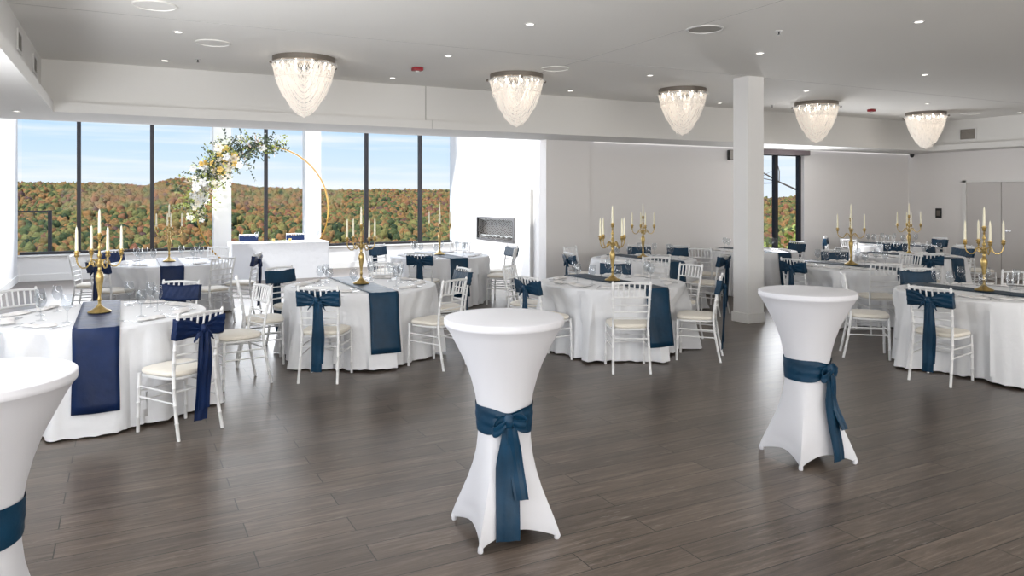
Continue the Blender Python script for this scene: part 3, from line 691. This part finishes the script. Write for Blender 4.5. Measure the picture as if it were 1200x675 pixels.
short = {'T1': 'big left foreground table', 'T2': 'table beside the left windows', 'T3': 'table left of centre', 'T4': 'table before the fireplace bay', 'T5': 'table right of centre', 'T6': 'table against the grey wall',
         'T7': 'table behind the column', 'T8': 'second right table', 'T9': 'frontmost right table', 'T10': 'table near the double door', 'T12': 'rearmost right table'}
def place_chair(x, y, rz, sm, label, grp):
    if sm not in PROTO: PROTO[sm] = chair_proto(sm); snap(PROTO[sm]); o = PROTO[sm]
    else: o = copy_tree(PROTO[sm])
    o.location = (x, y, 0); o.rotation_euler = (0, 0, math.radians(rz)); tag(o, label, 'chair', grp)
for t, x, y, rz, s_, d in CH_:
    sm = (('navy' if t in ('T1', 'T2') else 'teal') if s_ else None)
    d = d.replace('bare, ', '')
    lab = ('%s sashed white chair' % sm if sm else 'plain white chair')+', '+short[t]+', '+d
    if len(lab.replace(',', ' ').split()) > 16: raise ValueError(lab)
    place_chair(x, y, rz, sm, lab, 'chiavari chairs around the banquet tables')
place_chair(2.42, 17.05, 180, 'navy', 'left one of two sashed white chairs behind the white head table', 'chairs behind the head table')
place_chair(3.42, 17.05, 180, 'navy', 'right one of two sashed white chairs behind the white head table', 'chairs behind the head table')

# ------------------------------------------------------------------ candelabra and candles
def candelabra_proto():
    r_ = empty('candelabra')
    MB().lathe([(0, 0), (.085, 0), (.088, .006), (.082, .014), (.060, .022), (.042, .034), (.024, .048), (.016, .062), (0, .062)], 28).build('base', M['gold'], r_)
    st = [(0, .06), (.013, .06), (.011, .09), (.018, .105), (.011, .118), (.011, .14), (.015, .17), (.024, .23), (.031, .275), (.030, .300), (.022, .325), (.012, .338), (.016, .352), (.012, .366), (.020, .382), (.026, .395), (.020, .410),
          (.012, .425), (.010, .44), (.018, .455), (.018, .467), (.010, .480), (.009, .505), (.016, .52), (.016, .532), (.009, .545), (.009, .565), (.014, .575), (0, .578)]
    MB().lathe(st, 20).build('stem', M['gold'], r_)
    def cup(x, y, z): return MB().lathe([(0, 0), (.007, 0), (.010, .008), (.006, .016), (.016, .028), (.019, .040), (.013, .050), (.026, .056), (.027, .061), (.015, .064), (.015, .075), (.0125, .075), (.0125, .060), (0, .060)], 16, (x, y, z))
    cup(0, 0, .572).build('candle_cup', M['gold'], r_)
    for k in range(4):
        t = PI/2*k; c_, s_ = math.cos(t), math.sin(t); pts = []
        ctl = [(.012, .395), (.035, .425), (.058, .432), (.070, .415), (.078, .390), (.100, .368), (.130, .368), (.155, .390), (.168, .420), (.170, .440)]
        for i in range(len(ctl)-1):
            for j in range(3):
                u = j/3; pts.append((ctl[i][0]*(1-u)+ctl[i+1][0]*u, ctl[i][1]*(1-u)+ctl[i+1][1]*u))
        pts.append(ctl[-1])
        arm = MB().tube([(c_*a, s_*a, z) for a, z in pts], .0058, 8)
        curl = [(.058+.022*(1-i/20)*math.cos(i*.42), .400+.022*(1-i/20)*math.sin(i*.42)) for i in range(20)]
        arm.tube([(c_*a, s_*a, z) for a, z in curl], .004, 6)
        ao = arm.build('arm', M['gold'], r_); cup(c_*.17, s_*.17, .435).build('candle_cup', M['gold'], ao)
    return r_
cp = candelabra_proto(); snap(cp)
cm = MB().lathe([(0, 0), (.0118, 0), (.0112, .08), (.0095, .17), (.006, .196), (.002, .204), (.0012, .206), (.0010, .214), (0, .215)], 12).mesh('candle', True, M['candle'])
def clock(ox, oy, x, y):    # hour on a clock face seen from the camera, 12 = far
    v = math.atan2(oy, ox); a = math.atan2(y-oy, x-ox); h = round(((v-a) % (2*PI))/(2*PI)*12) % 12
    return 12 if h == 0 else h
first = True
arms = {'T1': 20, 'T2': 8, 'T3': 30, 'T4': 2, 'T5': 38, 'T6': 12, 'T8': 3, 'T9': 17, 'T10': 10}
HN = {1: 'one', 2: 'two', 3: 'three', 4: 'four', 5: 'five', 6: 'six', 7: 'seven', 8: 'eight', 9: 'nine', 10: 'ten', 11: 'eleven', 12: 'twelve'}
for k, ang in arms.items():
    x, y, d, sm = TP[k]; v = math.atan2(y, x)-PI/2; rz = v+math.radians(ang)
    o = cp if first else copy_tree(cp); first = False
    o.location = (x, y, .7645); o.rotation_euler = (0, 0, rz)
    tag(o, 'gold five arm candelabra in the middle of the ' + d, 'candelabra', 'gold candelabra centrepieces')
    for j in range(5):
        c_ = bpy.data.objects.new('candle', cm); col.objects.link(c_)
        if j == 4: px, py, pz = x, y, .7645+.632
        else: a = rz+PI/2*j; px, py, pz = x+.17*math.cos(a), y+.17*math.sin(a), .7645+.495
        c_.location = (px, py, pz)
        pos = 'tall central' if j == 4 else ('%s o\'clock arm' % HN[clock(x, y, px, py)])
        tag(c_, 'ivory taper candle, %s, candelabra of the %s' % (pos, short[k]), 'candle', 'ivory taper candles')

# ------------------------------------------------------------------ place settings
rn_ = random.Random(11)
def napkin_mesh(seed):
    g = random.Random(seed); q = MB(); rows = []; n = 20
    ph = [g.uniform(0, 6) for _ in range(4)]
    for i in range(n+1):
        u = -1+2*i/n; rw = []
        wv = .048*(1-.25*abs(u)**3)+.008*math.sin(3*u+ph[0]); hh = .020+.006*math.sin(5*u+ph[1])+.004*math.sin(11*u+ph[2])
        e = (1-abs(u)**8)**.5 if abs(u) < 1 else .05
        for j in range(14):
            a = 2*PI*j/14; fold = 1+.10*math.sin(3*a+ph[3]+u*2)
            rw.append((u*.125, math.cos(a)*wv*fold*max(e, .25)+.008*math.sin(2*u+ph[1]), max(.0, hh*.5+math.sin(a)*hh*.5*fold*max(e, .3))))
        rows.append(rw)
    o = len(q.v); q.grid(rows, True); q.f.append(tuple(o+j for j in range(14))[::-1]); q.f.append(tuple(o+n*14+j for j in range(14)))
    return q.mesh('napkin', True, M['napkin'])
NM = [napkin_mesh(s_) for s_ in range(4)]
def fork_mesh():
    q = MB(); q.ribbon([(0, -.095, .002), (0, -.05, .004), (0, .02, .006), (0, .04, .004)], (1, 0, 0), [.012, .009, .005, .008], .002)
    q.ribbon([(0, .04, .004), (0, .055, .003), (0, .065, .003)], (1, 0, 0), [.008, .022, .022], .002)
    for k in range(4): q.ribbon([((k-1.5)*.006, .064, .003), ((k-1.5)*.006, .095, .007)], (1, 0, 0), [.003, .002], .002)
    return q.mesh('fork', True, M['steel'])
def knife_mesh():
    q = MB(); q.ribbon([(0, -.11, .003), (0, -.05, .004), (0, -.01, .004)], (1, 0, 0), [.013, .012, .009], .005)
    q.ribbon([(0, -.01, .003), (.001, .03, .003), (.001, .08, .003), (-.003, .105, .003)], (1, 0, 0), [.010, .018, .017, .004], .0015)
    return q.mesh('knife', True, M['steel'])
FM, KM = fork_mesh(), knife_mesh()
def wine_mesh():
    q = MB(); q.lathe([(0, .001), (.034, .001), (.035, .003), (.012, .007), (.0045, .014), (.0038, .05), (.0042, .085), (.012, .096), (.030, .115), (.040, .140), (.041, .160), (.036, .190), (.032, .212), (.0312, .212), (.035, .190), (.040, .160), (.039, .141), (.029, .117), (.010, .099), (0, .098)], 20)
    return q.mesh('wine_glass', True, M['wine'])
GM = wine_mesh()
def putm(name, me, x, y, z, rz, label, cat, grp):
    o = bpy.data.objects.new(name, me); col.objects.link(o); o.location = (x, y, z); o.rotation_euler = (0, 0, rz); tag(o, label, cat, grp)
for k, x, y, d, sm in T:
    used = set()
    for i, deg in enumerate((-54, -19, 19, 54, 126, 161, 199, 234)):
        a = math.radians(deg+rn_.uniform(-3, 3)); hx = clock(x, y, x+math.cos(a), y+math.sin(a))
        while hx in used: hx = hx % 12+1
        used.add(hx); wh = 'at %s o\'clock on the %s' % (HN[hx], short[k])
        nx, ny = x+.63*math.cos(a), y+.63*math.sin(a)
        putm('napkin', NM[(i+len(k)) % 4], nx, ny, .7535, a+PI/2+rn_.uniform(-.35, .35), 'folded white linen napkin '+wh, 'napkin', 'folded linen napkins')
        tx, ty = -math.sin(a), math.cos(a)
        putm('fork', FM, x+.60*math.cos(a)-tx*.15, y+.60*math.sin(a)-ty*.15, .7535, a-PI/2+PI+rn_.uniform(-.25, .25), 'silver fork lying '+wh, 'fork', 'silver forks')
        putm('knife', KM, x+.60*math.cos(a)+tx*.15, y+.60*math.sin(a)+ty*.15, .7535, a-PI/2+PI+rn_.uniform(-.25, .25), 'silver knife lying '+wh, 'knife', 'silver knives')
        gx, gy = x+.43*math.cos(a+.14), y+.43*math.sin(a+.14)
        putm('wine_glass', GM, gx, gy, .7535, 0, 'clear stemmed wine glass '+wh, 'wine glass', 'stemmed wine glasses')

# ------------------------------------------------------------------ head table and arch
ht = empty('head_table', (2.90, 16.38, 0)); tag(ht, 'long rectangular head table in a fitted white cover by the windows', 'table')
q = MB(); rows = []
for z, o_ in ((.0, .0), (.2, -.006), (.5, -.006), (.735, 0), (.752, .006), (.757, .0)):
    rw = []
    for sx, sy, nn in ((-1, -1, 0), (1, -1, 1), (1, 1, 2), (-1, 1, 3)):
        for kk in range(4):
            t = (nn*90-180+kk*30)/180*PI
            rw.append((sx*(.98+o_-.03)+.03*math.cos(t), sy*(.37+o_-.03)+.03*math.sin(t), z))
    rows.append(rw)
oo = len(q.v); q.grid(rows, True); q.f.append(tuple(oo+5*16+j for j in range(16)))
q.build('fitted_cover', M['cloth'], ht)
MB().box(-.95, -.35, .72, .95, .35, .745).build('tabletop', M['bronze'], ht, False)
for sx in (-.9, .9):
    for sy in (-.3, .3): MB().tube([(sx, sy, 0), (sx, sy, .72)], .014, 6).build('leg', M['bronze'], ht)
for i, (dx, d) in enumerate(((-.12, 'left'), (.22, 'right'))):
    q = empty('votive_holder', (2.90+dx, 16.3, .757)); tag(q, 'small gold votive holder on the head table, %s of the pair' % d, 'candle holder', 'gold votive holders')
    MB().lathe([(0, 0), (.028, 0), (.032, .01), (.030, .06), (.033, .07), (.030, .07), (.027, .02), (0, .02)], 16).build('cup', M['gold'], q)
    MB().lathe([(0, .02), (.024, .02), (.024, .05), (.002, .052), (.001, .065), (0, .065)], 12).build('wax', M['candle'], q)
for i, (x, d) in enumerate(((2.22, 'left'), (3.5, 'right'))):
    putm('napkin', NM[i], x, 16.25, .758, .2, 'folded white napkin on the head table, %s seat' % d, 'napkin', 'head table napkins')
    putm('wine_glass', GM, x+.25, 16.5, .758, 0, 'clear wine glass on the head table, %s seat' % d, 'wine glass', 'head table wine glasses')

AX, AY, AZ, AR = 2.80, 17.50, 1.40, 1.42
ar = empty('flower_arch', (AX, AY, 0)); tag(ar, 'round gold hoop arch with flowers behind the head table', 'floral arch')
q = MB(); q.tube([(AR*math.cos(2*PI*k/96), 0, AZ+.03+AR*math.sin(2*PI*k/96)) for k in range(96)], .017, 8, closed=True); q.build('hoop', M['hoop'], ar)
MB().bbox(-.35, -.14, 0, .35, .14, .018, .004).build('base_plate', M['hoop'], ar)
g = random.Random(5)
def garland_pt():
    # denser at upper left; from the left side (180 deg) up and over to about 68 deg
    t = g.betavariate(1.6, 1.7); a = math.radians(192-122*t)
    wdt = .10+.16*math.sin(PI*min(1, max(0, t)))**1.2
    r_ = AR+g.gauss(0, wdt*.62); return t, Vector((r_*math.cos(a), -.05+g.gauss(0, .085)-.04, AZ+.03+r_*math.sin(a)))
def leaf(q, p, d, l, wd):
    d = d.normalized(); s_ = d.cross(Vector((g.gauss(0, 1), g.gauss(0, 1), g.gauss(0, 1)))).normalized(); nn = d.cross(s_)*(l*.10)
    q.add([p, p+d*l*.35+s_*wd*.5+nn, p+d*l*.75+s_*wd*.38+nn, p+d*l, p+d*l*.75-s_*wd*.38+nn, p+d*l*.35-s_*wd*.5+nn, p+d*l*.5], [(0, 1, 6), (1, 2, 6), (2, 3, 6), (3, 4, 6), (4, 5, 6), (5, 0, 6)])
for nm, mt_, cnt, tt in (('dark_foliage', 'leafdark', 1500, lambda t: t > .30 or g.random() < .45), ('light_foliage', 'leaflight', 900, lambda t: t < .62 or g.random() < .25)):
    q = MB()
    for _ in range(cnt):
        t, p = garland_pt()
        if not tt(t): continue
        leaf(q, p, Vector((g.gauss(0, 1), g.gauss(0, .8), g.gauss(0, 1))), g.uniform(.05, .12), g.uniform(.025, .045))
    for _ in range(34):   # trailing sprigs
        t, p = garland_pt(); d = Vector((p.x, 0, p.z-AZ)).normalized()*g.choice((1, 1, -.6))+Vector((g.gauss(0, .4), g.gauss(0, .2), g.gauss(0, .4)-.15)); ln = g.uniform(.15, .36)
        pts = [p+d*ln*u/5+Vector((0, 0, -.05*(u/5)**2)) for u in range(6)]; q.tube(pts, .003, 4)
        for u in range(1, 6):
            for _k in range(3): leaf(q, pts[u], d+Vector((g.gauss(0, .8), g.gauss(0, .8), g.gauss(0, .8))), .055, .03)
    tag(q.build(nm, M[mt_], ar, False), kind='stuff')
q = MB()
for _ in range(26):
    t, p = garland_pt()
    if t < .25: continue
    d = Vector((g.gauss(.1, .5), g.gauss(-.2, .3), g.gauss(-.3, .6))).normalized()
    for k in range(14): leaf(q, p+d*.02*k, d+Vector((g.gauss(0, .35), g.gauss(0, .35), g.gauss(0, .35))), .09, .008)
tag(q.build('pampas_grass', M['pampas'], ar, False), kind='stuff')
def rose_mesh(m):
    q = MB()
    for ring, (k, rr_, op, h) in enumerate(((5, .050, 1.15, .030), (5, .038, .8, .040), (4, .026, .5, .046), (3, .014, .25, .048))):
        for j in range(k):
            a0 = 2*PI*(j+.5*(ring % 2))/k; rows = []
            for u in range(5):
                f = u/4; r1 = rr_*(.25+.75*math.sin(f*PI/2*1.0))*(1+.25*op*f*f); z = h*f-.012*op*f**3
                rows.append([(r1*math.cos(a0+w_*1.9/k*(.4+.6*math.sin(PI*min(1, .25+f*.6)))), r1*math.sin(a0+w_*1.9/k*(.4+.6*math.sin(PI*min(1, .25+f*.6)))), z-.006*abs(w_)*f) for w_ in (-1, -.5, 0, .5, 1)])
            q.grid(rows)
    return q.mesh('rose', True, M[m])
RM = {m: rose_mesh(m) for m in ('petal', 'petalyellow', 'petalwhite')}
for i in range(78):
    while True:
        t, p = garland_pt()
        if t < .62 or g.random() < .25: break
    ky = 'petalyellow' if .38 < t < .66 and g.random() < .6 else ('petalwhite' if g.random() < .65 else 'petal')
    o = bpy.data.objects.new('flower', RM[ky]); col.objects.link(o); o.parent = ar
    o.location = p+Vector((0, -.05, 0)); s_ = g.uniform(.8, 1.8); o.scale = (s_,)*3
    o.rotation_euler = Vector((g.gauss(0, .5), -1, g.gauss(0, .5))).to_track_quat('Z', 'Y').to_euler()
    if ky == 'petalyellow': o['label'] = 'pale yellow rose'

# ------------------------------------------------------------------ terrace and landscape outside
q = empty('glass_railing', (-1.2, 20.2, -.1)); tag(q, 'glass railing panel with dark post outside the left window', 'railing')
MB().box(-1.6, -.008, .1, -.36, .008, 1.45).build('glass_panel', M['glass'], q, False)
MB().box(-.36, -.03, 0, -.28, .03, 1.5).build('post', M['darkframe'], q, False)
MB().box(-1.6, -.02, 1.45, -.36, .02, 1.49).build('top_rail', M['darkframe'], q, False)
struct('terrace', MB().box(-6, YF+.3, -.35, 9, 21.0, -.1), M['deck'])

def hfun(x, y):
    d = np.hypot(x, y); az = np.degrees(np.arctan2(x, y))      # azimuth from +Y toward +X
    px = 600+880*np.tan(np.radians(az-27.3))
    crest = np.interp(px, [-400, 20, 120, 170, 205, 240, 300, 380, 540, 760, 900, 960, 1400], [212, 213, 212.5, 215, 207, 208, 216, 219, 219, 222, 228, 224, 222])
    zr = 1.7+(231-crest)/880*2300*.98-22
    s_ = np.clip((d-620)/1650, 0, 1); s_ = s_*s_*(3-2*s_)
    near = -70*np.clip((d-22)/500, 0, 1)**.7-3.0
    base = near*(1-s_)+zr*s_
    wig = 9*np.sin(x*.006+1)*np.cos(y*.0047)+6*np.sin(x*.013+y*.009)
    return base+wig*np.sin(np.clip((d-500)/1700, 0, 1)*PI)
# ground
az = np.radians(np.linspace(-32, 66, 90)); dd = np.concatenate([np.linspace(19, 600, 30), np.linspace(640, 2330, 40), [2420, 3200]])
A, D_ = np.meshgrid(az, dd); X = D_*np.sin(A); Y = D_*np.cos(A); Z = hfun(X, Y); Z[-2:] -= 12; Z[-1:] -= 60; Z[0] = -3.2
q = MB(); q.grid([[(X[i, j], Y[i, j], Z[i, j]) for j in range(len(az))] for i in range(len(dd))])
struct('terrain', q, M['ground'], True)
# trees of the forested hillside, one stuff object
def forest():
    rg = np.random.default_rng(4)
    import bmesh
    bm = bmesh.new(); bmesh.ops.create_icosphere(bm, subdivisions=2, radius=1); bm.verts.index_update()
    bv = np.array([v.co[:] for v in bm.verts]); bf = np.array([[v.index for v in f.verts] for f in bm.faces]); bm.free()
    n = 26000
    d = np.sqrt(rg.uniform(560**2, 2330**2, n*3)); a = np.radians(np.where(rg.random(n*3) < .80, rg.uniform(-11, 27, n*3), rg.uniform(42, 52, n*3)))
    # keep more of the near ones
    keep = rg.random(n*3) < np.interp(d, [560, 1200, 2330], [.80, .62, .50]); d = d[keep][:n]; a = a[keep][:n]; n = len(d)
    x = d*np.sin(a); y = d*np.cos(a); z = hfun(x, y)
    s_ = rg.uniform(3.2, 6.8, n); h = s_*rg.uniform(.9, 1.5, n)
    nz_ = (np.sin(x*.011)+np.sin(y*.008+2)+np.sin((x+y)*.017+1))/3
    tone = np.clip(.50+.20*nz_+.12*(d-1300)/1000+rg.normal(0, .24, n), 0, 1)
    jit = 1+rg.normal(0, .20, (n, len(bv), 1))
    V = bv[None]*jit*np.stack([s_, s_, h], 1)[:, None, :]; V += np.stack([x, y, z+h*.5], 1)[:, None, :]
    Fc = bf[None]+(np.arange(n)*len(bv))[:, None, None]
    V = V.reshape(-1, 3); Fc = Fc.reshape(-1, 3)
    me = bpy.data.meshes.new('forest'); me.vertices.add(len(V)); me.vertices.foreach_set('co', V.ravel().astype(np.float32))
    me.loops.add(Fc.size); me.loops.foreach_set('vertex_index', Fc.ravel().astype(np.int32))
    me.polygons.add(len(Fc)); me.polygons.foreach_set('loop_start', np.arange(0, Fc.size, 3, dtype=np.int32))
    me.update(calc_edges=True)
    at = me.attributes.new('tone', 'FLOAT', 'POINT'); at.data.foreach_set('value', np.repeat(tone, len(bv)).astype(np.float32))
    me.materials.append(M['forest'])
    o = bpy.data.objects.new('forest', me); col.objects.link(o)
    tag(o, 'autumn forest covering the hills beyond the windows', 'forest', kind='stuff')
forest()
# trees just outside the narrow right window
def tree(x, y, z0, h, seed, label, leafy=True, grp='trees outside the narrow window'):
    g_ = random.Random(seed); r_ = empty('leafy_tree' if leafy else 'bare_tree', (x, y, z0)); tag(r_, label, 'tree', grp)
    tips = []; q = MB()
    def br(p, d, l, rr_, lev):
        pts = [p]; 
        for i in range(4): d = (d+Vector((g_.gauss(0, .12), g_.gauss(0, .12), g_.gauss(0, .06)))).normalized(); pts.append(pts[-1]+d*l/4)
        q.tube(pts, [rr_*(1-.45*i/4) for i in range(5)], 5)
        if lev == 0: tips.append(pts[-1]); return
        for k in range(4 if lev > 1 else 3):
            pp = pts[g_.choice((2, 3, 4))]; br(pp, (d+Vector((g_.gauss(0, .7), g_.gauss(0, .7), g_.gauss(.1, .35)))).normalized(), l*g_.uniform(.5, .7), rr_*.5, lev-1)
    br(Vector((0, 0, 0)), Vector((0, 0, 1)), h*.5, h*(.018 if leafy else .009), 3)
    q.build('trunk', M['bark'], r_)
    if leafy:
        q = MB(); 
        for p in tips:
            for _ in range(14):
                c_ = p+Vector((g_.gauss(0, .3), g_.gauss(0, .3), g_.gauss(0, .25))); a = Vector((g_.gauss(0, 1), g_.gauss(0, 1), g_.gauss(0, 1))).normalized()*.16; b = a.cross(Vector((g_.gauss(0, 1), g_.gauss(0, 1), 1))).normalized()*.12
                q.add([c_-a, c_+b, c_+a, c_-b], [(0, 1, 2, 3)])
        q.build('foliage', M['leaflight'], r_, False)
tree(24.2, 25.2, -3.6, 4.6, 1, 'small yellow green tree outside the narrow window, left pane')
tree(28.4, 25.6, -3.8, 4.2, 2, 'small yellow green tree outside the narrow window, right pane')
tree(17.5, 15.2, -1.5, 6.8, 3, 'bare branched tree close outside the narrow window', False)
